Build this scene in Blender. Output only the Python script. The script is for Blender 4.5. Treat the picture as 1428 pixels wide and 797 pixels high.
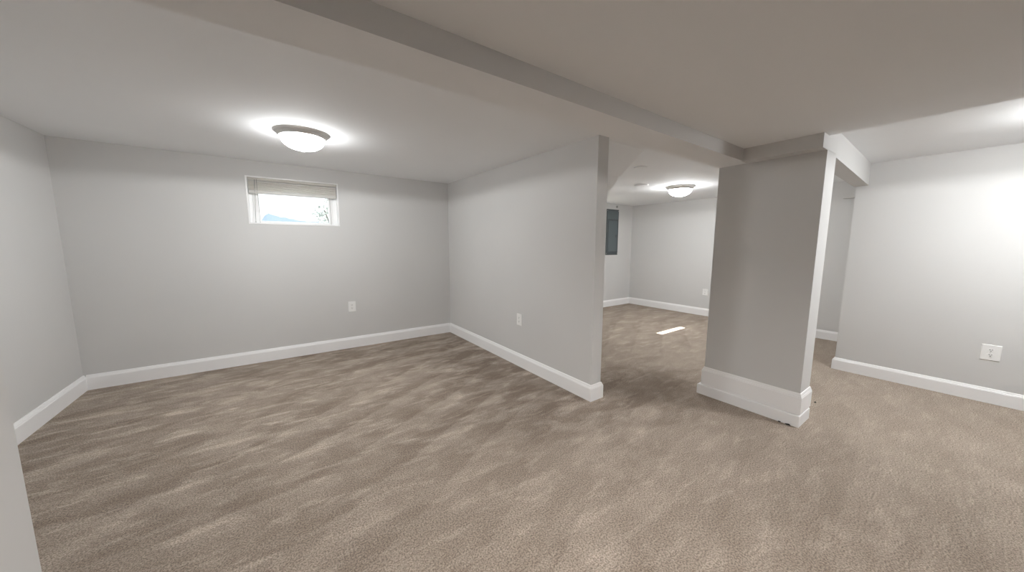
import bpy, bmesh, math, random
from mathutils import Vector, Matrix

for o in list(bpy.data.objects):
    bpy.data.objects.remove(o, do_unlink=True)
scene = bpy.context.scene
COL = scene.collection
R = math.radians

# ------------------------------------------------------------------ camera
YAW, PITCH, ROLL, FPX = 35.2487, 7.0556, 0.0904, 466.389
cam_d = bpy.data.cameras.new('camera')
cam_d.sensor_fit = 'HORIZONTAL'
cam_d.sensor_width = 36.0
cam_d.lens = 36.0 * FPX / 1428.0
cam_d.clip_start = 0.02
cam = bpy.data.objects.new('camera', cam_d)
COL.objects.link(cam)
cam.matrix_world = (Matrix.Translation((0, 0, 1.3)) @ Matrix.Rotation(-R(YAW), 4, 'Z')
                    @ Matrix.Rotation(R(90 - PITCH), 4, 'X') @ Matrix.Rotation(R(ROLL), 4, 'Z'))
scene.camera = cam

# ------------------------------------------------------------------ exposure, world, sun
scene.view_settings.view_transform = 'Standard'
scene.view_settings.look = 'None'
scene.view_settings.gamma = 1.0
scene.view_settings.use_curve_mapping = False
scene.view_settings.exposure = 0.0
try:
    scene.cycles.max_bounces = 16
    scene.cycles.diffuse_bounces = 12
    scene.cycles.use_denoising = True
    scene.cycles.sample_clamp_indirect = 6.0
except Exception:
    pass
# (glow of the glass bowl, watts thrown downwards)
LAMP_LEFT, LAMP_BACK, LAMP_HALL = (54.0, 44.0), (90.0, 31.0), (108.0, 36.0)
FILL_LIGHT = 118.0  # watts of the added fill lamps over the near room
SKY = 3.2
SUN = 60.0

world = bpy.data.worlds.new('daylight')
scene.world = world
world.use_nodes = True
wn = world.node_tree.nodes
bg = wn['Background']
bg.inputs[0].default_value = (0.90, 0.95, 1.0, 1)
bg.inputs[1].default_value = SKY

sun_d = bpy.data.lights.new('sun', 'SUN')
sun_d.energy = SUN
sun_d.angle = R(0.5)
sun_d.color = (1.0, 0.97, 0.92)
sun = bpy.data.objects.new('sun', sun_d)
COL.objects.link(sun)
sun.location = (4.9, 14, 10)
sun.rotation_euler = Vector((0.0, -1.0, -0.85)).to_track_quat('-Z', 'Y').to_euler()


# ------------------------------------------------------------------ materials
def mat(name, color, rough=0.6, metal=0.0, spec=0.5):
    m = bpy.data.materials.new(name)
    m.use_nodes = True
    b = m.node_tree.nodes['Principled BSDF']
    b.inputs['Base Color'].default_value = (*color, 1)
    b.inputs['Roughness'].default_value = rough
    b.inputs['Metallic'].default_value = metal
    b.inputs['Specular IOR Level'].default_value = spec
    return m


def painted(name, color, rough=0.75, var=0.03, bump=0.04, scale=160):
    """rolled wall paint: very faint mottling and roller stipple"""
    m = mat(name, color, rough, 0, 0.25)
    nt = m.node_tree
    N, L = nt.nodes, nt.links
    b = N['Principled BSDF']
    tc = N.new('ShaderNodeTexCoord')
    n1 = N.new('ShaderNodeTexNoise')
    n1.inputs['Scale'].default_value = 1.6
    n1.inputs['Detail'].default_value = 3
    L.new(tc.outputs['Object'], n1.inputs['Vector'])
    mx = N.new('ShaderNodeMix')
    mx.data_type = 'RGBA'
    mx.inputs[6].default_value = (*[c * (1 - var) for c in color], 1)
    mx.inputs[7].default_value = (*[min(1, c * (1 + var)) for c in color], 1)
    L.new(n1.outputs['Fac'], mx.inputs[0])
    L.new(mx.outputs[2], b.inputs['Base Color'])
    n2 = N.new('ShaderNodeTexNoise')
    n2.inputs['Scale'].default_value = scale
    n2.inputs['Detail'].default_value = 2
    L.new(tc.outputs['Object'], n2.inputs['Vector'])
    bp = N.new('ShaderNodeBump')
    bp.inputs['Strength'].default_value = bump
    bp.inputs['Distance'].default_value = 0.002
    L.new(n2.outputs['Fac'], bp.inputs['Height'])
    L.new(bp.outputs['Normal'], b.inputs['Normal'])
    return m


def emissive(name, color, strength):
    m = mat(name, (0.9, 0.9, 0.88), 0.4)
    b = m.node_tree.nodes['Principled BSDF']
    b.inputs['Emission Color'].default_value = (*color, 1)
    b.inputs['Emission Strength'].default_value = strength
    return m


WALL = painted('greige_wall_paint', (0.668, 0.666, 0.660))
CEIL = painted('ceiling_paint', (0.880, 0.892, 0.905), 0.85, 0.02, 0.06, 120)
TRIM = painted('white_trim_paint', (0.94, 0.94, 0.945), 0.4, 0.01, 0.015, 60)
PLATE = mat('white_plastic', (0.92, 0.92, 0.91), 0.35)
SLOT = mat('dark_slot', (0.03, 0.03, 0.03), 0.6)
VINYL = mat('white_vinyl', (0.93, 0.93, 0.93), 0.35)
BLIND = mat('blind_slat_white', (0.90, 0.885, 0.85), 0.45)
_N, _L = BLIND.node_tree.nodes, BLIND.node_tree.links
_t = _N.new('ShaderNodeBsdfTranslucent')
_t.inputs[0].default_value = (0.90, 0.87, 0.80, 1)
_m = _N.new('ShaderNodeMixShader')
_m.inputs[0].default_value = 0.35
_L.new(_N['Principled BSDF'].outputs[0], _m.inputs[1])
_L.new(_t.outputs[0], _m.inputs[2])
_L.new(_m.outputs[0], _N['Material Output'].inputs[0])
RAIL = mat('blind_rail', (0.55, 0.54, 0.51), 0.45)
CORD = mat('blind_cord_grey', (0.45, 0.45, 0.44), 0.7)
NICKEL = mat('brushed_nickel', (0.74, 0.73, 0.71), 0.36, 0.55)
PANEL = painted('grey_enamel_steel', (0.12, 0.145, 0.155), 0.45, 0.12, 0.02, 40)
PANEL_DARK = mat('dark_enamel_edge', (0.075, 0.088, 0.092), 0.5)
DEBRIS = mat('dark_scrap', (0.03, 0.026, 0.022), 0.9)


def glass_mat():
    m = bpy.data.materials.new('window_glass')
    m.use_nodes = True
    N, L = m.node_tree.nodes, m.node_tree.links
    N.remove(N['Principled BSDF'])
    t = N.new('ShaderNodeBsdfTransparent')
    t.inputs[0].default_value = (0.94, 0.96, 0.96, 1)
    g = N.new('ShaderNodeBsdfGlossy')
    g.inputs['Roughness'].default_value = 0.02
    mx = N.new('ShaderNodeMixShader')
    mx.inputs[0].default_value = 0.05
    L.new(t.outputs[0], mx.inputs[1])
    L.new(g.outputs[0], mx.inputs[2])
    L.new(mx.outputs[0], N['Material Output'].inputs[0])
    return m


GLASS = glass_mat()


def carpet_mat():
    m = bpy.data.materials.new('taupe_cut_pile_carpet')
    m.use_nodes = True
    N, L = m.node_tree.nodes, m.node_tree.links
    b = N['Principled BSDF']
    b.inputs['Roughness'].default_value = 0.95
    b.inputs['Specular IOR Level'].default_value = 0.1
    b.inputs['Sheen Weight'].default_value = 0.12
    b.inputs['Sheen Roughness'].default_value = 0.6
    tc = N.new('ShaderNodeTexCoord')

    def noise(sx, sy, rot, scale, detail, rough=0.5, dist=0.0, off=(0, 0, 0)):
        mp = N.new('ShaderNodeMapping')
        mp.inputs['Rotation'].default_value = (0, 0, R(rot))
        mp.inputs['Scale'].default_value = (sx, sy, 1)
        mp.inputs['Location'].default_value = off
        L.new(tc.outputs['Object'], mp.inputs['Vector'])
        n = N.new('ShaderNodeTexNoise')
        n.inputs['Scale'].default_value = scale
        n.inputs['Detail'].default_value = detail
        n.inputs['Roughness'].default_value = rough
        n.inputs['Distortion'].default_value = dist
        L.new(mp.outputs[0], n.inputs['Vector'])
        return n.outputs['Fac']

    def rng(v, a, c, lo=0.0, hi=1.0):
        r = N.new('ShaderNodeMapRange')
        r.interpolation_type = 'SMOOTHSTEP'
        r.inputs['From Min'].default_value = a
        r.inputs['From Max'].default_value = c
        r.inputs['To Min'].default_value = lo
        r.inputs['To Max'].default_value = hi
        L.new(v, r.inputs['Value'])
        return r.outputs['Result']

    def op(kind, a, c):
        n = N.new('ShaderNodeMath')
        n.operation = kind
        for i, v in enumerate((a, c)):
            if isinstance(v, (int, float)):
                n.inputs[i].default_value = v
            else:
                L.new(v, n.inputs[i])
        return n.outputs[0]

    # nap brushed by the vacuum: overlapping passes with one crisp edge, short strokes, foot scuffs
    def passes(rot, width, wob, off):
        mp = N.new('ShaderNodeMapping')
        mp.inputs['Rotation'].default_value = (0, 0, R(rot))
        L.new(tc.outputs['Object'], mp.inputs['Vector'])
        sp = N.new('ShaderNodeSeparateXYZ')
        L.new(mp.outputs[0], sp.inputs[0])
        w = op('MULTIPLY', op('SUBTRACT', noise(1, 1, 0, 0.9, 2.0, 0.5, 0.0, off), 0.5), wob)
        w2 = op('MULTIPLY', op('SUBTRACT', noise(1, 1, 0, 7.0, 2.0, 0.5, 0.0, off), 0.5), 0.12)
        v = op('ADD', op('DIVIDE', sp.outputs[1], width), op('ADD', w, w2))
        f = op('FRACT', v, 0.0)
        return op('MULTIPLY', rng(f, 0.0, 0.85), rng(f, 1.0, 0.95))
    band = passes(-7, 0.40, 0.7, (3, 1, 0))
    band2 = passes(-30, 0.34, 0.8, (6, 8, 0))
    where = rng(noise(1, 1, 0, 0.55, 1.0, 0.5, 0.0, (2, 5, 0)), 0.42, 0.58)
    mixb = N.new('ShaderNodeMix')
    L.new(where, mixb.inputs[0])
    L.new(band, mixb.inputs[2])
    L.new(band2, mixb.inputs[3])
    bands = mixb.outputs[0]
    # crisp light licks where the pile was pushed over, longer than wide
    lick = rng(noise(1.0, 3.6, -22, 3.4, 6.0, 0.60, 0.3, (4, 2, 0)), 0.53, 0.64)
    lick2 = rng(noise(1.0, 2.6, 6, 4.6, 6.0, 0.62, 0.4, (8, 2, 0)), 0.55, 0.66)
    scuffs = rng(noise(1.0, 1.9, -12, 3.2, 8.0, 0.66, 0.4, (1, 7, 0)), 0.38, 0.66)
    broad = rng(noise(1, 1, 0, 0.9, 2.0, 0.5, 0.2, (9, 3, 0)), 0.3, 0.7)
    nap = op('ADD', op('ADD', op('MULTIPLY', bands, 0.20), op('ADD', op('MULTIPLY', lick, 0.30), op('MULTIPLY', lick2, 0.22))),
             op('ADD', op('MULTIPLY', scuffs, 0.30), op('MULTIPLY', broad, 0.14)))
    # the pile is scuffed most in the left room, brushed smoother elsewhere
    spx = N.new('ShaderNodeSeparateXYZ')
    L.new(tc.outputs['Object'], spx.inputs[0])
    rough_y = rng(spx.outputs[1], 0.9, 3.0, 0.50, 1.0)
    rough_x = rng(spx.outputs[0], 1.8, 3.4, 1.0, 0.65)
    nap = op('ADD', 0.44, op('MULTIPLY', op('SUBTRACT', nap, 0.42), op('MULTIPLY', rough_y, rough_x)))
    # two soft-edged darker ellipses of pile in the opening between the rooms
    def dark_ellipse(cx, cy, rx, ry):
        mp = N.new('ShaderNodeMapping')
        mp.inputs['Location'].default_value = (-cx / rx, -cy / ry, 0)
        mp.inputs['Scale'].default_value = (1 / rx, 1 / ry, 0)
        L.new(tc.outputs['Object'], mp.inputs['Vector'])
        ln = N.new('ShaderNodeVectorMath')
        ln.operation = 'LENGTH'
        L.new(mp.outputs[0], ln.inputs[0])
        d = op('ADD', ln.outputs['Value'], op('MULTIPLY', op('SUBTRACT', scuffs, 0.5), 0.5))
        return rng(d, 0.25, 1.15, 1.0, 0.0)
    nap = op('SUBTRACT', nap, op('MULTIPLY', op('MAXIMUM', dark_ellipse(1.75, 2.7, 0.55, 1.3), dark_ellipse(2.65, 1.7, 0.75, 0.5)), 0.20))
    tuft = noise(1, 1, 0, 135, 3.0, 0.65)
    fine = noise(1, 1, 17, 300, 2.0, 0.7)
    grain = op('ADD', op('MULTIPLY', rng(tuft, 0.30, 0.70), 0.6), op('MULTIPLY', rng(fine, 0.30, 0.70), 0.4))

    ramp = N.new('ShaderNodeValToRGB')
    cr = ramp.color_ramp
    cr.elements[0].position = 0.05
    cr.elements[0].color = (0.225, 0.174, 0.135, 1)
    cr.elements[1].position = 0.90
    cr.elements[1].color = (0.590, 0.508, 0.434, 1)
    L.new(nap, ramp.inputs[0])
    mul = N.new('ShaderNodeMix')
    mul.data_type = 'RGBA'
    mul.blend_type = 'MULTIPLY'
    mul.inputs[0].default_value = 1.0
    gr = N.new('ShaderNodeValToRGB')
    gr.color_ramp.elements[0].position = 0.15
    gr.color_ramp.elements[0].color = (0.42, 0.40, 0.38, 1)
    gr.color_ramp.elements[1].position = 0.80
    gr.color_ramp.elements[1].color = (1.38, 1.37, 1.36, 1)
    L.new(grain, gr.inputs[0])
    L.new(ramp.outputs[0], mul.inputs[6])
    L.new(gr.outputs[0], mul.inputs[7])
    L.new(mul.outputs[2], b.inputs['Base Color'])
    bp = N.new('ShaderNodeBump')
    bp.inputs['Strength'].default_value = 0.6
    bp.inputs['Distance'].default_value = 0.006
    L.new(grain, bp.inputs['Height'])
    L.new(bp.outputs['Normal'], b.inputs['Normal'])
    return m


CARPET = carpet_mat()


# ------------------------------------------------------------------ mesh helpers
def link(name, bm, material, parent=None, smooth=False):
    bmesh.ops.recalc_face_normals(bm, faces=bm.faces)
    me = bpy.data.meshes.new(name)
    bm.to_mesh(me)
    bm.free()
    if smooth:
        for p in me.polygons:
            p.use_smooth = True
    me.materials.append(material)
    o = bpy.data.objects.new(name, me)
    COL.objects.link(o)
    if parent:
        o.parent = parent
    return o


def tag(o, label, cat, group=None, kind=None):
    o['label'] = label
    o['category'] = cat
    if group:
        o['group'] = group
    if kind:
        o['kind'] = kind
    return o


def struct(o, label, cat):
    return tag(o, label, cat, kind='structure')


def empty(name, loc, rotz=0.0):
    o = bpy.data.objects.new(name, None)
    o.empty_display_size = 0.05
    COL.objects.link(o)
    o.location = loc
    o.rotation_euler = (0, 0, rotz)
    return o


def box(bm, x0, x1, y0, y1, z0, z1, bevel=0.0, seg=2):
    vs = [bm.verts.new((x, y, z)) for x in (x0, x1) for y in (y0, y1) for z in (z0, z1)]
    F = [(0, 1, 3, 2), (4, 6, 7, 5), (0, 4, 5, 1), (2, 3, 7, 6), (0, 2, 6, 4), (1, 5, 7, 3)]
    fs = [bm.faces.new([vs[i] for i in f]) for f in F]
    if bevel > 0:
        es = set(e for f in fs for e in f.edges)
        bmesh.ops.bevel(bm, geom=list(es), offset=bevel, segments=seg, affect='EDGES', profile=0.5)


def prism(bm, poly, z0, z1):
    """poly: list of (x,y) or (x,y,z_bottom); top at z1"""
    lo = [bm.verts.new((p[0], p[1], p[2] if len(p) > 2 else z0)) for p in poly]
    hi = [bm.verts.new((p[0], p[1], z1)) for p in poly]
    n = len(poly)
    bm.faces.new(lo)
    bm.faces.new(hi)
    for i in range(n):
        j = (i + 1) % n
        bm.faces.new((lo[i], lo[j], hi[j], hi[i]))


def lathe(bm, prof, seg=48):
    """prof: list of (r, z); r may be 0 at the ends"""
    rings = []
    for r, z in prof:
        if r < 1e-6:
            rings.append([bm.verts.new((0, 0, z))])
        else:
            rings.append([bm.verts.new((r * math.cos(2 * math.pi * k / seg), r * math.sin(2 * math.pi * k / seg), z))
                          for k in range(seg)])
    for a, c in zip(rings, rings[1:]):
        for k in range(seg):
            j = (k + 1) % seg
            if len(a) == 1 and len(c) == 1:
                continue
            if len(a) == 1:
                bm.faces.new((a[0], c[k], c[j]))
            elif len(c) == 1:
                bm.faces.new((a[k], a[j], c[0]))
            else:
                bm.faces.new((a[k], a[j], c[j], c[k]))


def tube(bm, p, q, r, seg=10):
    p, q = Vector(p), Vector(q)
    d = (q - p).normalized()
    a = d.orthogonal().normalized()
    b = d.cross(a)
    rs = []
    for c in (p, q):
        rs.append([bm.verts.new(c + r * (math.cos(2 * math.pi * k / seg) * a + math.sin(2 * math.pi * k / seg) * b))
                   for k in range(seg)])
    for k in range(seg):
        j = (k + 1) % seg
        bm.faces.new((rs[0][k], rs[0][j], rs[1][j], rs[1][k]))
    bm.faces.new(rs[0])
    bm.faces.new(rs[1])


def sweep(bm, path, prof, closed=False):
    """profile (d outwards to the LEFT of travel, z) swept along an xy path with mitred corners"""
    P = [Vector((p[0], p[1])) for p in path]
    n = len(P)
    secs = []
    for i in range(n):
        if closed:
            d0 = (P[i] - P[i - 1]).normalized()
            d1 = (P[(i + 1) % n] - P[i]).normalized()
        else:
            d0 = (P[i] - P[i - 1]).normalized() if i > 0 else (P[1] - P[0]).normalized()
            d1 = (P[i + 1] - P[i]).normalized() if i < n - 1 else d0
        n0 = Vector((-d0.y, d0.x))
        n1 = Vector((-d1.y, d1.x))
        mv = (n0 + n1)
        mv = mv / max(1e-6, (1 + n0.dot(n1)))
        secs.append([bm.verts.new((P[i].x + mv.x * d, P[i].y + mv.y * d, z)) for d, z in prof])
    m = len(prof)
    rng_ = range(n if closed else n - 1)
    for i in rng_:
        a, c = secs[i], secs[(i + 1) % n]
        for k in range(m):
            j = (k + 1) % m
            bm.faces.new((a[k], a[j], c[j], c[k]))
    if not closed:
        bm.faces.new(secs[0])
        bm.faces.new(secs[-1])


def copy_tree(o, parent=None):
    c = o.copy()
    COL.objects.link(c)
    c.parent = parent
    for ch in list(o.children):
        copy_tree(ch, c)
    return c


# ------------------------------------------------------------------ key dimensions (metres)
XL, YB = -1.47, 4.54              # left wall, back wall
PX0, PX1, PY = 2.08, 2.20, 1.80   # partition wall
BY0, BY1, BZ = 1.12, 1.33, 1.92   # beam
CX0, CX1, CY0, CY1 = 3.003, 3.222, 0.672, 1.328   # column
XR, YRE = 4.77, 0.82              # right wall, its far end
XH = 6.18                         # hall end wall
X2 = 6.42                         # far right wall of the back room
YN = -4.6                         # wall behind the camera
ZM, ZH, ZR = 2.008, 2.085, 2.132  # ceilings: main room, right hall, back room
TOP = 2.42
W1 = (-0.200, 0.667, 1.515, 2.012)   # window: x0 x1 z0 z1
W2 = (4.450, 5.317, 1.530, 2.012)

# ------------------------------------------------------------------ structure
bm = bmesh.new()
box(bm, XL - 0.2, X2 + 0.2, YN - 0.2, YB + 0.05, -0.15, 0.0)
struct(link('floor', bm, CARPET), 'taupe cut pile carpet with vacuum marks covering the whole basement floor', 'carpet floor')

bm = bmesh.new()
xs = [XL - 0.2, W1[0], W1[1], W2[0], W2[1], X2 + 0.2]
for i in range(5):
    if i == 1:
        box(bm, xs[i], xs[i + 1], YB, YB + 0.24, -0.1, W1[2])
        box(bm, xs[i], xs[i + 1], YB, YB + 0.24, W1[3], TOP)
    elif i == 3:
        box(bm, xs[i], xs[i + 1], YB, YB + 0.24, -0.1, W2[2])
        box(bm, xs[i], xs[i + 1], YB, YB + 0.24, W2[3], TOP)
    else:
        box(bm, xs[i], xs[i + 1], YB, YB + 0.24, -0.1, TOP)
struct(link('wall_back', bm, WALL), 'long greige back wall with the small high window', 'wall')

bm = bmesh.new()
box(bm, XL - 0.2, XL, YN - 0.2, YB + 0.1, -0.1, TOP)
struct(link('wall_left', bm, WALL), 'greige left wall meeting the window wall', 'wall')

bm = bmesh.new()
box(bm, PX0, PX1, PY, YB + 0.05, -0.05, TOP - 0.1)
struct(link('wall_partition', bm, WALL), 'greige partition wall ending in the middle of the floor', 'wall')

bm = bmesh.new()
box(bm, XL - 0.05, -0.55, BY0, BY1, -0.05, BZ + 0.02)
struct(link('wall_stub', bm, WALL), 'end of a short greige wall at the near left edge', 'wall')

bm = bmesh.new()
box(bm, XR, XH + 0.2, YN - 0.2, YRE, -0.05, TOP)
struct(link('wall_right', bm, WALL), 'bright greige right wall with an outlet above the baseboard', 'wall')

bm = bmesh.new()
box(bm, XH, X2 + 0.25, YRE - 0.05, 2.0, -0.05, TOP)
box(bm, XH - 0.07, XH + 0.02, YRE - 0.02, 1.165, 1.903, TOP - 0.1)
struct(link('wall_hall', bm, WALL), 'greige wall seen in the narrow gap behind the column', 'wall')

bm = bmesh.new()
box(bm, X2, X2 + 0.2, 1.95, YB + 0.1, -0.05, TOP)
struct(link('wall_far', bm, WALL), 'pale greige far wall of the back room', 'wall')

bm = bmesh.new()
box(bm, XL - 0.2, XR + 0.2, YN - 0.2, YN, -0.1, TOP)
struct(link('wall_near', bm, WALL), 'greige wall behind the viewpoint', 'wall')

# column, beam, bulkhead over the column, lintel
bm = bmesh.new()
box(bm, CX0, CX1, CY0, CY1, -0.05, BZ)
struct(link('column', bm, WALL), 'square greige column with a tall stepped white base', 'column')

bm = bmesh.new()
box(bm, XL - 0.05, CX1, BY0, BY1, BZ, TOP - 0.02)
beam = link('ceiling_beam', bm, CEIL)
beam.data.materials.append(WALL)          # the side facing the near room carries the wall paint
for p in beam.data.polygons:
    if p.normal.y < -0.9:
        p.material_index = 1
struct(beam, 'boxed ceiling beam running from the left wall to the column', 'beam')

bm = bmesh.new()
box(bm, 2.895, CX1, CY0, BY0 + 0.01, BZ - 0.002, TOP - 0.02)
struct(link('wall_bulkhead', bm, WALL), 'greige boxed bulkhead resting along the top of the column', 'bulkhead')

bm = bmesh.new()
lo = [(CX0 + 0.02, CY0 + 0.001, 1.915), (CX1, CY0 + 0.008, 1.911), (XR + 0.02, 0.736, 1.879), (XR + 0.02, 0.835, 1.875), (CX0 + 0.02, 0.80, 1.915)]
prism(bm, lo, 0, TOP - 0.02)
struct(link('wall_lintel', bm, WALL), 'white lit lintel spanning from the column to the right wall', 'lintel')

# ceilings
bm = bmesh.new()
prism(bm, [(XL - 0.05, YN - 0.05), (3.008, YN - 0.05), (3.008, CY0 + 0.02), (2.91, CY0 + 0.02), (2.91, BY0 + 0.01), (XL - 0.05, BY0 + 0.01)], ZM, TOP + 0.05)
struct(link('ceiling', bm, CEIL), 'shaded low ceiling of the near room', 'ceiling')
bm = bmesh.new()
prism(bm, [(XL - 0.05, BY1 - 0.01, 2.150), (2.14, BY1 - 0.01, 2.126), (2.14, YB + 0.05, 2.160), (XL - 0.05, YB + 0.05, 2.179)], 0, TOP + 0.05)
struct(link('ceiling_left', bm, CEIL), 'lit ceiling of the left room around the lamp', 'ceiling')
bm = bmesh.new()
prism(bm, [(2.14, BY1 - 0.01), (CX0 + 0.05, BY1 - 0.01), (CX0 + 0.05, 0.78), (X2 + 0.05, 0.78), (X2 + 0.05, YB + 0.05), (2.14, YB + 0.05)], ZR, TOP + 0.05)
struct(link('ceiling_back', bm, CEIL), 'bright ceiling of the back room beyond the partition', 'ceiling')
bm = bmesh.new()
prism(bm, [(3.0, YN - 0.05), (XR + 0.05, YN - 0.05), (XR + 0.05, 0.76), (3.0, 0.70)], ZH, TOP + 0.05)
struct(link('ceiling_right', bm, CEIL), 'bright raised ceiling along the right wall', 'ceiling')
# lower soffit behind the partition, its free edge cut on the diagonal
bm = bmesh.new()
prism(bm, [(2.16, 2.22), (2.90, 2.22), (4.46, 3.75), (2.16, 3.75)], 1.982, TOP)
prism(bm, [(2.16, 1.85, 2.1325), (2.74, 1.85, 2.1325), (2.90, 2.22, 1.982), (2.16, 2.22, 1.982)], 0, TOP)
bmesh.ops.remove_doubles(bm, verts=bm.verts, dist=1e-4)
struct(link('ceiling_soffit', bm, CEIL), 'shaded soffit with a diagonal edge beside the partition top', 'soffit')

# ------------------------------------------------------------------ baseboards
BB = [(0, 0), (0.018, 0), (0.018, 0.108), (0.0155, 0.113), (0.0155, 0.117), (0.012, 0.121), (0.009, 0.130), (0.006, 0.136), (0.0, 0.138)]
BB = [(-0.004, 0)] + BB[1:-1] + [(-0.004, 0.138)]


def baseboard(name, path, label, prof=BB):
    bm = bmesh.new()
    sweep(bm, path, prof)
    return struct(link(name, bm, TRIM), label, 'baseboard')


# travel so that the room lies to the left
baseboard('baseboard_back', [(PX0 - 0.0178, YB), (XL + 0.0178, YB)], 'white baseboard under the small window wall')
baseboard('baseboard_left', [(XL, YB), (XL, BY1)], 'white baseboard along the left wall')
baseboard('baseboard_partition', [(PX1, YB), (PX1, PY), (PX0, PY), (PX0, YB)], 'white baseboard wrapping the partition wall end')
baseboard('baseboard_far', [(X2, 2.0), (X2, YB), (PX1 + 0.0178, YB)], 'white baseboard round the back room corner')
baseboard('baseboard_hall', [(XH, YRE + 0.0178), (XH, 2.0), (X2, 2.0)], 'short white baseboard in the gap behind the column',
          [(d, z * 0.9) for d, z in BB])
baseboard('baseboard_right', [(XR, YN), (XR, YRE), (XH - 0.0, YRE)], 'white baseboard along the bright right wall',
          [(d, z * 0.9) for d, z in BB])
baseboard('baseboard_stub', [(XL + 0.018, BY1), (-0.55, BY1), (-0.55, BY0), (XL, BY0)][::-1], 'white baseboard round the near left wall end')
baseboard('baseboard_near', [(XL, BY0 - 0.02), (XL, YN), (XR - 0.018, YN)], 'white baseboard behind the viewpoint')

UP = [(-0.002, 0.089), (0.013, 0.089), (0.0145, 0.092), (0.0145, 0.212), (0.012, 0.217), (0.012, 0.222), (0.009, 0.227), (0.007, 0.236), (0.004, 0.244), (-0.002, 0.246)]
ring = [(CX0, CY0), (CX0, CY1), (CX1, CY1), (CX1, CY0)]
bm = bmesh.new()
sweep(bm, ring, UP, closed=True)
struct(link('trim_1', bm, TRIM), 'upper moulded white base board around the column', 'base trim')
bm = bmesh.new()
LOW = [(-0.002, 0.0), (0.029, 0.0), (0.029, 0.079), (0.027, 0.084), (0.018, 0.0855), (-0.002, 0.0855)]
sweep(bm, [(CX0, CY0 + 0.012), (CX0, CY1 + 0.01), (CX1 - 0.035, CY1 + 0.01), (CX1 - 0.035, CY0 + 0.012)], LOW, closed=True)
struct(link('trim_2', bm, TRIM), 'lower white plinth board at the foot of the column', 'plinth trim')


# ------------------------------------------------------------------ windows
def make_window(name, W, label):
    x0, x1, z0, z1 = W
    root = empty(name, ((x0 + x1) / 2, YB, z0))
    w = x1 - x0
    h = z1 - z0
    hx = w / 2
    # liner of the opening, with a small bright lip on the wall face
    bm = bmesh.new()
    t = 0.014
    ya, yb = -0.004, 0.215
    box(bm, -hx, -hx + t, ya, yb, 0, h)
    box(bm, hx - t, hx, ya, yb, 0, h)
    box(bm, -hx + t, hx - t, ya, yb, 0, t)
    box(bm, -hx + t, hx - t, ya, yb, h - t, h)
    link('liner', bm, VINYL, root)
    # outer frame
    a, b = 0.010, 0.038
    y0, y1 = 0.085, 0.155

    def ring_(bm, hx_, zlo, zhi, tw, tb, tt, y0, y1, bev=0.003):
        box(bm, -hx_, -hx_ + tw, y0, y1, zlo, zhi, bev)
        box(bm, hx_ - tw, hx_, y0, y1, zlo, zhi, bev)
        box(bm, -hx_ + tw, hx_ - tw, y0, y1, zlo, zlo + tb, bev)
        box(bm, -hx_ + tw, hx_ - tw, y0, y1, zhi - tt, zhi, bev)
    bm = bmesh.new()
    ring_(bm, hx - t, t, h - t, 0.040, 0.010, 0.036, y0, y1)
    link('frame', bm, VINYL, root)
    bm = bmesh.new()
    ring_(bm, hx - t - 0.040, t + 0.010, h - t - 0.034, 0.046, 0.016, 0.046, y0 + 0.012, y1 - 0.015)
    s = link('sash', bm, VINYL, root)
    bm = bmesh.new()
    box(bm, -hx + 0.095, hx - 0.095, 0.118, 0.122, t + 0.022, h - t - 0.075)
    link('pane', bm, GLASS, s)
    return struct(root, label, 'window')


make_window('window_1', W1, 'small high basement window in the back wall')
make_window('window_2', W2, 'basement window of the back room hidden by the partition')


def make_blind(W, drop, n, label, pitch):
    """drop: height of the bottom of the bottom rail below the head of the opening"""
    x0, x1, z0, z1 = W
    root = empty('window_blind', ((x0 + x1) / 2, YB, z1 - 0.014))
    hx = (x1 - x0) / 2 - 0.020
    bm = bmesh.new()
    box(bm, -hx, hx, 0.006, 0.052, -0.026, -0.001, 0.003)
    link('headrail', bm, BLIND, root)
    ztop = -0.032
    zbot = -drop + 0.034
    first = None
    for i in range(n):
        z = ztop - (ztop - zbot) * (i + 0.5) / n
        if first is None:
            bm = bmesh.new()
            vs = []
            tilt = pitch
            for k in range(7):
                u = -1 + 2 * k / 6
                y = 0.030 + 0.022 * u * math.cos(tilt)
                zz = 0.0028 * (1 - u * u) + 0.022 * u * math.sin(tilt)
                vs.append((y, zz))
            thick = 0.0085 if tilt == 0 else 0.0025
            for (ya, za), (yb, zb) in zip(vs, vs[1:]):
                q = [bm.verts.new((-hx + 0.003, ya, za)), bm.verts.new((hx - 0.003, ya, za)),
                     bm.verts.new((hx - 0.003, yb, zb)), bm.verts.new((-hx + 0.003, yb, zb))]
                q2 = [bm.verts.new((v.co.x, v.co.y, v.co.z - thick)) for v in q]
                bm.faces.new(q)
                bm.faces.new(q2[::-1])
                for e in range(4):
                    f = (e + 1) % 4
                    bm.faces.new((q[e], q2[e], q2[f], q[f]))
            bmesh.ops.remove_doubles(bm, verts=bm.verts, dist=1e-5)
            first = link('slat', bm, BLIND, root)
            c = first
        else:
            c = first.copy()
            COL.objects.link(c)
            c.parent = root
        c.location = (0, 0, z)
    bm = bmesh.new()
    box(bm, -hx + 0.002, hx - 0.002, 0.008, 0.053, -drop, -drop + 0.030, 0.004)
    r = link('bottom_rail', bm, RAIL, root)
    r['label'] = 'darker bottom rail'
    return root, hx, drop


b1, hx1, dr = make_blind(W1, 0.160, 7, '', 0.0)
tag(b1, 'raised white slatted blind bunched at the top of the small high window', 'blind')
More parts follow.
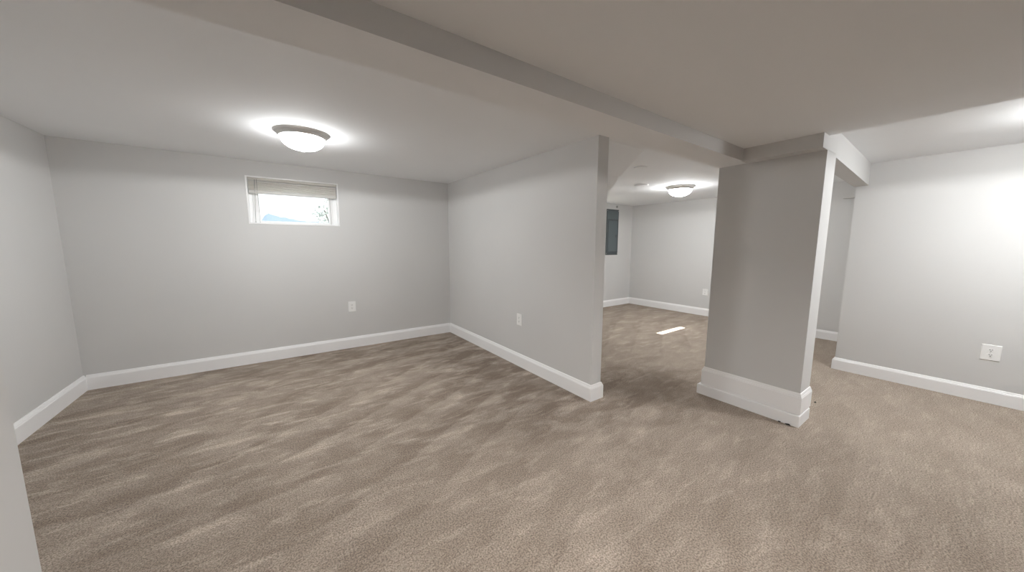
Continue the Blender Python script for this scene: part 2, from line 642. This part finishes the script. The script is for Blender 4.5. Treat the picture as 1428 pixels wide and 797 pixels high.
# cords and wand that hang in front of the open glass
bm = bmesh.new()
tube(bm, (-hx1 + 0.075, 0.004, -0.015), (-hx1 + 0.078, 0.012, -0.478), 0.0022)
link('lift_cord', bm, CORD, b1)
bm = bmesh.new()
tube(bm, (-hx1 + 0.058, 0.004, -0.02), (-hx1 + 0.040, 0.010, -0.455), 0.0032)
lathe(bm, [(0, 0.0), (0.004, 0.002), (0.005, 0.016), (0.003, 0.022), (0, 0.022)], 10)
for v in bm.verts:
    if abs(v.co.x) < 0.006 and abs(v.co.y) < 0.0055 and v.co.z > -0.001:
        v.co += Vector((-hx1 + 0.040, 0.010, -0.475))
link('tilt_wand', bm, CORD, b1)
bm = bmesh.new()
tube(bm, (hx1 - 0.075, 0.004, -0.15), (hx1 - 0.072, 0.012, -0.470), 0.0022)
link('lift_cord', bm, CORD, b1)
b2, hx2, dr2 = make_blind(W2, 0.335, 16, '', -1.15)
tag(b2, 'lowered white slatted blind in the back room window hidden behind the partition', 'blind')


# ------------------------------------------------------------------ ceiling lamps
def make_lamp(power, color, label):
    strength, watts = power
    root = empty('ceiling_lamp', (0, 0, 0))
    bm = bmesh.new()
    lathe(bm, [(0.0, 0.0), (0.186, 0.0), (0.192, -0.004), (0.193, -0.010), (0.188, -0.015), (0.181, -0.016), (0.179, -0.021),
               (0.176, -0.024), (0.171, -0.025), (0.167, -0.033), (0.162, -0.045), (0.158, -0.050), (0.153, -0.050), (0.152, -0.044), (0.0, -0.044)], 64)
    link('rim', bm, NICKEL, root, True)
    bm = bmesh.new()
    prof = []
    for k in range(15):
        t = k / 14 * math.pi / 2
        prof.append((0.1515 * math.cos(t) ** 0.9 if k < 14 else 0.0, -0.046 - 0.092 * math.sin(t)))
    lathe(bm, prof, 64)
    d = link('glass_dome', bm, emissive('lit_frosted_glass', color, strength), root, True)
    d['label'] = 'lit white frosted glass bowl'
    ld = bpy.data.lights.new('lamp_light', 'SPOT')
    ld.energy = watts
    ld.color = color
    ld.spot_size = R(178)
    ld.spot_blend = 0.04
    ld.shadow_soft_size = 0.10
    lo_ = bpy.data.objects.new('lamp_light', ld)
    COL.objects.link(lo_)
    lo_.parent = root
    lo_.location = (0, 0, -0.165)
    bm = bmesh.new()
    lathe(bm, [(0, -0.136), (0.012, -0.137), (0.013, -0.141), (0.007, -0.143), (0.0075, -0.148), (0.006, -0.153), (0, -0.155)], 24)
    link('finial', bm, NICKEL, root, True)
    tag(root, label, 'ceiling lamp', 'flush ceiling lamps with glass bowls')
    return root


la = make_lamp(LAMP_LEFT, (0.985, 1.0, 1.0), 'nearer lit flush ceiling lamp above the small high window wall')
la.location = (0.24, 3.17, 2.166)
lb = make_lamp(LAMP_BACK, (0.985, 1.0, 1.0), 'smaller looking lit ceiling lamp in the back room beyond the partition')
lb.location = (4.83, 2.645, ZR)
lc = make_lamp(LAMP_HALL, (0.985, 1.0, 1.0), 'lit ceiling lamp near the right wall just outside the picture')
lc.location = (3.72, -0.43, ZH)

def make_fill_light(loc, label, power=1.0):  # fill lamp added out of view to brighten the near carpet
    root = empty('fill_downlight', loc)
    bm = bmesh.new()
    lathe(bm, [(0.070, 0.001), (0.092, 0.001), (0.092, -0.003), (0.088, -0.006), (0.074, -0.006), (0.070, -0.002)], 40)
    link('trim_ring', bm, VINYL, root, True)
    bm = bmesh.new()
    lathe(bm, [(0.0, -0.002), (0.071, -0.002), (0.071, -0.0035), (0.0, -0.0035)], 40)
    link('lens', bm, emissive('fill_light_lens', (1.0, 0.97, 0.93), 12.0), root)
    ld = bpy.data.lights.new('fill_light_beam', 'SPOT')
    ld.energy = FILL_LIGHT * power
    ld.color = (1.0, 0.97, 0.94)
    ld.spot_size = R(112)
    ld.spot_blend = 0.9
    ld.shadow_soft_size = 0.07
    lo_ = bpy.data.objects.new('fill_light_beam', ld)
    COL.objects.link(lo_)
    lo_.parent = root
    lo_.location = (0, 0, -0.012)
    lo_.rotation_euler = Vector((0.12, 0.34, -1.0)).to_track_quat('-Z', 'Y').to_euler()
    tag(root, label, 'downlight', 'added fill downlights of the near room')
    return root


make_fill_light((0.28, 0.22, ZM), 'added fill downlight above the viewpoint in the low ceiling')
make_fill_light((1.35, -0.15, ZM), 'added fill downlight outside the picture in the low ceiling toward the right wall', 0.75)

for (x, y, r, lab) in ((3.29, 2.256, 0.070, 'round flush cover plate on the back room ceiling nearer the soffit edge'),
                       (4.27, 2.90, 0.095, 'round flush cover plate on the back room ceiling beside the lamp')):
    t = empty('ceiling_cover_plate', (x, y, ZR))
    bm = bmesh.new()
    lathe(bm, [(0, 0.002), (r, 0.002), (r, -0.006), (r * 0.93, -0.011), (r * 0.5, -0.013), (0, -0.013)], 40)
    link('disc', bm, CEIL, t)
    for s in (-1, 1):
        bm = bmesh.new()
        tube(bm, (s * r * 0.55, 0, -0.010), (s * r * 0.55, 0, -0.0142), 0.004)
        link('screw', bm, NICKEL, t)
    tag(t, lab, 'cover plate')


# ------------------------------------------------------------------ outlets
def make_outlet(loc, rotz, w, h, label):
    """faces local -Y"""
    root = empty('wall_outlet', loc, rotz)
    bm = bmesh.new()
    box(bm, -w / 2, w / 2, -0.006, 0.002, -h / 2, h / 2, 0.0035, 3)
    link('cover_plate', bm, PLATE, root)
    for s in (1, -1):
        bm = bmesh.new()
        cz = s * 0.0205
        n = 24
        pts = []
        for k in range(n):
            a = 2 * math.pi * k / n
            pts.append((0.0175 * math.cos(a), max(-0.0138, min(0.0138, 0.0175 * math.sin(a)))))
        fr = [bm.verts.new((x, -0.0085, cz + z)) for x, z in pts]
        bk = [bm.verts.new((x, -0.004, cz + z)) for x, z in pts]
        bm.faces.new(fr)
        bm.faces.new(bk)
        for k in range(n):
            j = (k + 1) % n
            bm.faces.new((fr[k], fr[j], bk[j], bk[k]))
        rc = link('receptacle', bm, PLATE, root)
        bm = bmesh.new()
        box(bm, -0.0078, -0.0052, -0.0089, -0.007, cz - 0.0005, cz + 0.0085)
        box(bm, 0.0052, 0.0078, -0.0089, -0.007, cz + 0.0005, cz + 0.0080)
        tube(bm, (0, -0.0089, cz - 0.0075), (0, -0.007, cz - 0.0075), 0.0030, 12)
        sl = link('slots', bm, SLOT, rc)
        sl['label'] = 'dark plug slots'
    bm = bmesh.new()
    tube(bm, (0, -0.0072, 0), (0, -0.004, 0), 0.0030, 12)
    link('screw', bm, NICKEL, root)
    tag(root, label, 'outlet', 'white duplex wall outlets')
    return root


make_outlet((0.747, YB, 0.526), 0, 0.086, 0.128, 'white wall outlet on the back wall under and right of the window')
make_outlet((PX0, 2.804, 0.509), R(-90), 0.086, 0.124, 'white wall outlet on the left face of the partition wall')
make_outlet((XR, -0.098, 0.422), R(-90), 0.098, 0.130, 'large white wall outlet on the bright right wall')
make_outlet((X2, 2.925, 0.436), R(-90), 0.090, 0.112, 'white wall outlet on the far wall beside the column edge')

# ------------------------------------------------------------------ breaker panel
pn = empty('breaker_panel', (5.745, YB, 1.09))
bm = bmesh.new()
box(bm, -0.19, 0.19, -0.012, 0.002, 0.0, 0.93, 0.004)
link('cover', bm, PANEL_DARK, pn)
bm = bmesh.new()
box(bm, -0.135, 0.145, -0.021, -0.011, 0.07, 0.70, 0.004)
dr_ = link('door', bm, PANEL, pn)
bm = bmesh.new()
box(bm, 0.095, 0.125, -0.026, -0.020, 0.36, 0.42, 0.003)
link('latch', bm, PANEL_DARK, dr_)
bm = bmesh.new()
box(bm, -0.165, 0.165, -0.0155, -0.011, 0.73, 0.90, 0.002)
link('upper_plate', bm, PANEL, pn)
for sx in (-0.172, 0.172):
    for z in (0.03, 0.90):
        bm = bmesh.new()
        tube(bm, (sx, -0.015, z), (sx, -0.010, z), 0.006)
        link('screw', bm, NICKEL, pn)
tag(pn, 'dark grey electrical breaker panel on the back room wall', 'breaker panel')

t = empty('conduit_cap', (5.868, YB, 2.080))
bm = bmesh.new()
tube(bm, (0, -0.018, 0), (0, 0.002, 0), 0.020, 20)
link('cap', bm, mat('grey_plastic', (0.33, 0.33, 0.32), 0.6), t)
bm = bmesh.new()
tube(bm, (0, -0.008, 0), (0, 0.002, 0), 0.027, 20)
link('flange', bm, mat('pale_grey_plastic', (0.5, 0.5, 0.49), 0.6), t)
tag(t, 'small round grey cap on the wall above the breaker panel', 'conduit cap')


# ------------------------------------------------------------------ scraps on the carpet
def scrap(loc, sx, sy, sz, seed, label):
    random.seed(seed)
    bm = bmesh.new()
    bmesh.ops.create_icosphere(bm, subdivisions=2, radius=1.0)
    for v in bm.verts:
        k = 0.65 + 0.55 * random.random()
        v.co = Vector((v.co.x * sx * k, v.co.y * sy * k, max(-0.2, v.co.z) * sz * k))
    o = link('carpet_scrap', bm, DEBRIS)
    o.location = loc
    return tag(o, label, 'scrap')


scrap((3.588, 0.701, 0.002), 0.012, 0.008, 0.006, 3, 'dark crumb lying alone on the carpet right of the column')
scrap((2.968, 0.715, 0.001), 0.006, 0.016, 0.009, 5, 'longer dark ragged scrap stuck under the column plinth near its corner')
scrap((2.968, 0.765, 0.001), 0.005, 0.010, 0.007, 8, 'shorter dark ragged scrap under the column plinth farther from its corner')

# ------------------------------------------------------------------ outside the windows
bm = bmesh.new()
box(bm, -10, 14, YB + 0.235, 24, 1.0, 1.28)
struct(link('ground', bm, painted('pale_gravel_ground', (0.42, 0.41, 0.38), 0.9, 0.15, 0.2, 30)), 'pale ground outside the basement windows', 'ground')

nh = empty('neighbouring_house', (-2.5, 10.5, 1.28))
bm = bmesh.new()
n = 40
for i in range(n):
    z = i * 0.17
    a = [bm.verts.new((-6, -0.022, z)), bm.verts.new((5.3, -0.022, z)), bm.verts.new((5.3, 0.0, z + 0.17)), bm.verts.new((-6, 0.0, z + 0.17))]
    bm.faces.new(a)
    c = [bm.verts.new((-6, 0.0, z)), bm.verts.new((5.3, 0.0, z))]
    bm.faces.new((a[0], c[0], c[1], a[1]))
box(bm, -6, 5.3, 0.0, 6.0, 0, n * 0.17)
link('siding_wall', bm, painted('white_siding', (0.80, 0.78, 0.76), 0.6, 0.02, 0.02, 20), nh)
bm = bmesh.new()
h0 = n * 0.17
vs = [bm.verts.new(p) for p in ((-6.3, -0.3, h0), (5.6, -0.3, h0), (5.6, 6.3, h0), (-6.3, 6.3, h0), (-6.3, 3, h0 + 1.8), (5.6, 3, h0 + 1.8))]
for f in ((0, 1, 5, 4), (3, 4, 5, 2), (0, 4, 3), (1, 2, 5), (0, 3, 2, 1)):
    bm.faces.new([vs[i] for i in f])
link('roof', bm, mat('grey_shingle', (0.2, 0.2, 0.2), 0.9), nh)
tag(nh, 'white sided neighbouring house seen through the small high window', 'house')

sh = empty('shrub', (1.35, 9.5, 1.28))
random.seed(11)
bm = bmesh.new()
for i in range(900):
    a, u = random.random() * 2 * math.pi, random.random()
    rr = 0.50 * math.sqrt(random.random()) * (0.5 + 0.6 * math.sin(math.pi * min(1, u * 1.05)))
    c = Vector((rr * math.cos(a), rr * math.sin(a), 0.25 + 0.95 * u))
    M_ = Matrix.Rotation(random.random() * 6.28, 3, 'Z') @ Matrix.Rotation(random.uniform(-1, 1), 3, 'X')
    L_, w_ = random.uniform(0.05, 0.09), random.uniform(0.018, 0.03)
    q = [c + M_ @ Vector(p) for p in ((0, 0, 0), (w_, L_ * 0.5, 0.008), (0, L_, 0), (-w_, L_ * 0.5, 0.008))]
    bm.faces.new([bm.verts.new(p) for p in q])
link('foliage', bm, mat('grey_green_leaf', (0.42, 0.47, 0.42), 0.6), sh)
bm = bmesh.new()
for k in range(6):
    a = k * 1.05
    tube(bm, (0.03 * math.cos(a), 0.03 * math.sin(a), 0), (0.28 * math.cos(a), 0.28 * math.sin(a), 0.85), 0.012, 7)
link('stem', bm, mat('grey_bark', (0.16, 0.13, 0.10), 0.9), sh)
tag(sh, 'grey green shrub outside the small high window', 'shrub')

bm = bmesh.new()
nx, ny = 28, 12
random.seed(4)
grid = []
for i in range(nx + 1):
    row = []
    for j in range(ny + 1):
        u, v = i / nx, j / ny
        env = min(1, 5 * u, 5 * (1 - u)) * min(1, 4 * v, 4 * (1 - v))
        z = env * (0.60 + 0.03 * math.sin(9 * u + 2 * v) + random.uniform(-0.02, 0.02)) * (1.0 - 0.45 * u)
        row.append(bm.verts.new((-0.9 + 1.7 * u, 0.9 * v, z)))
    grid.append(row)
for i in range(nx):
    for j in range(ny):
        bm.faces.new((grid[i][j], grid[i + 1][j], grid[i + 1][j + 1], grid[i][j + 1]))
o = link('tarp', bm, mat('blue_tarp', (0.30, 0.37, 0.68), 0.5), None, True)
md = o.modifiers.new('thickness', 'SOLIDIFY')
md.thickness = 0.01
o.location = (0.5, 7.4, 1.285)
tag(o, 'low blue tarp over a heap outside the small high window', 'tarp')
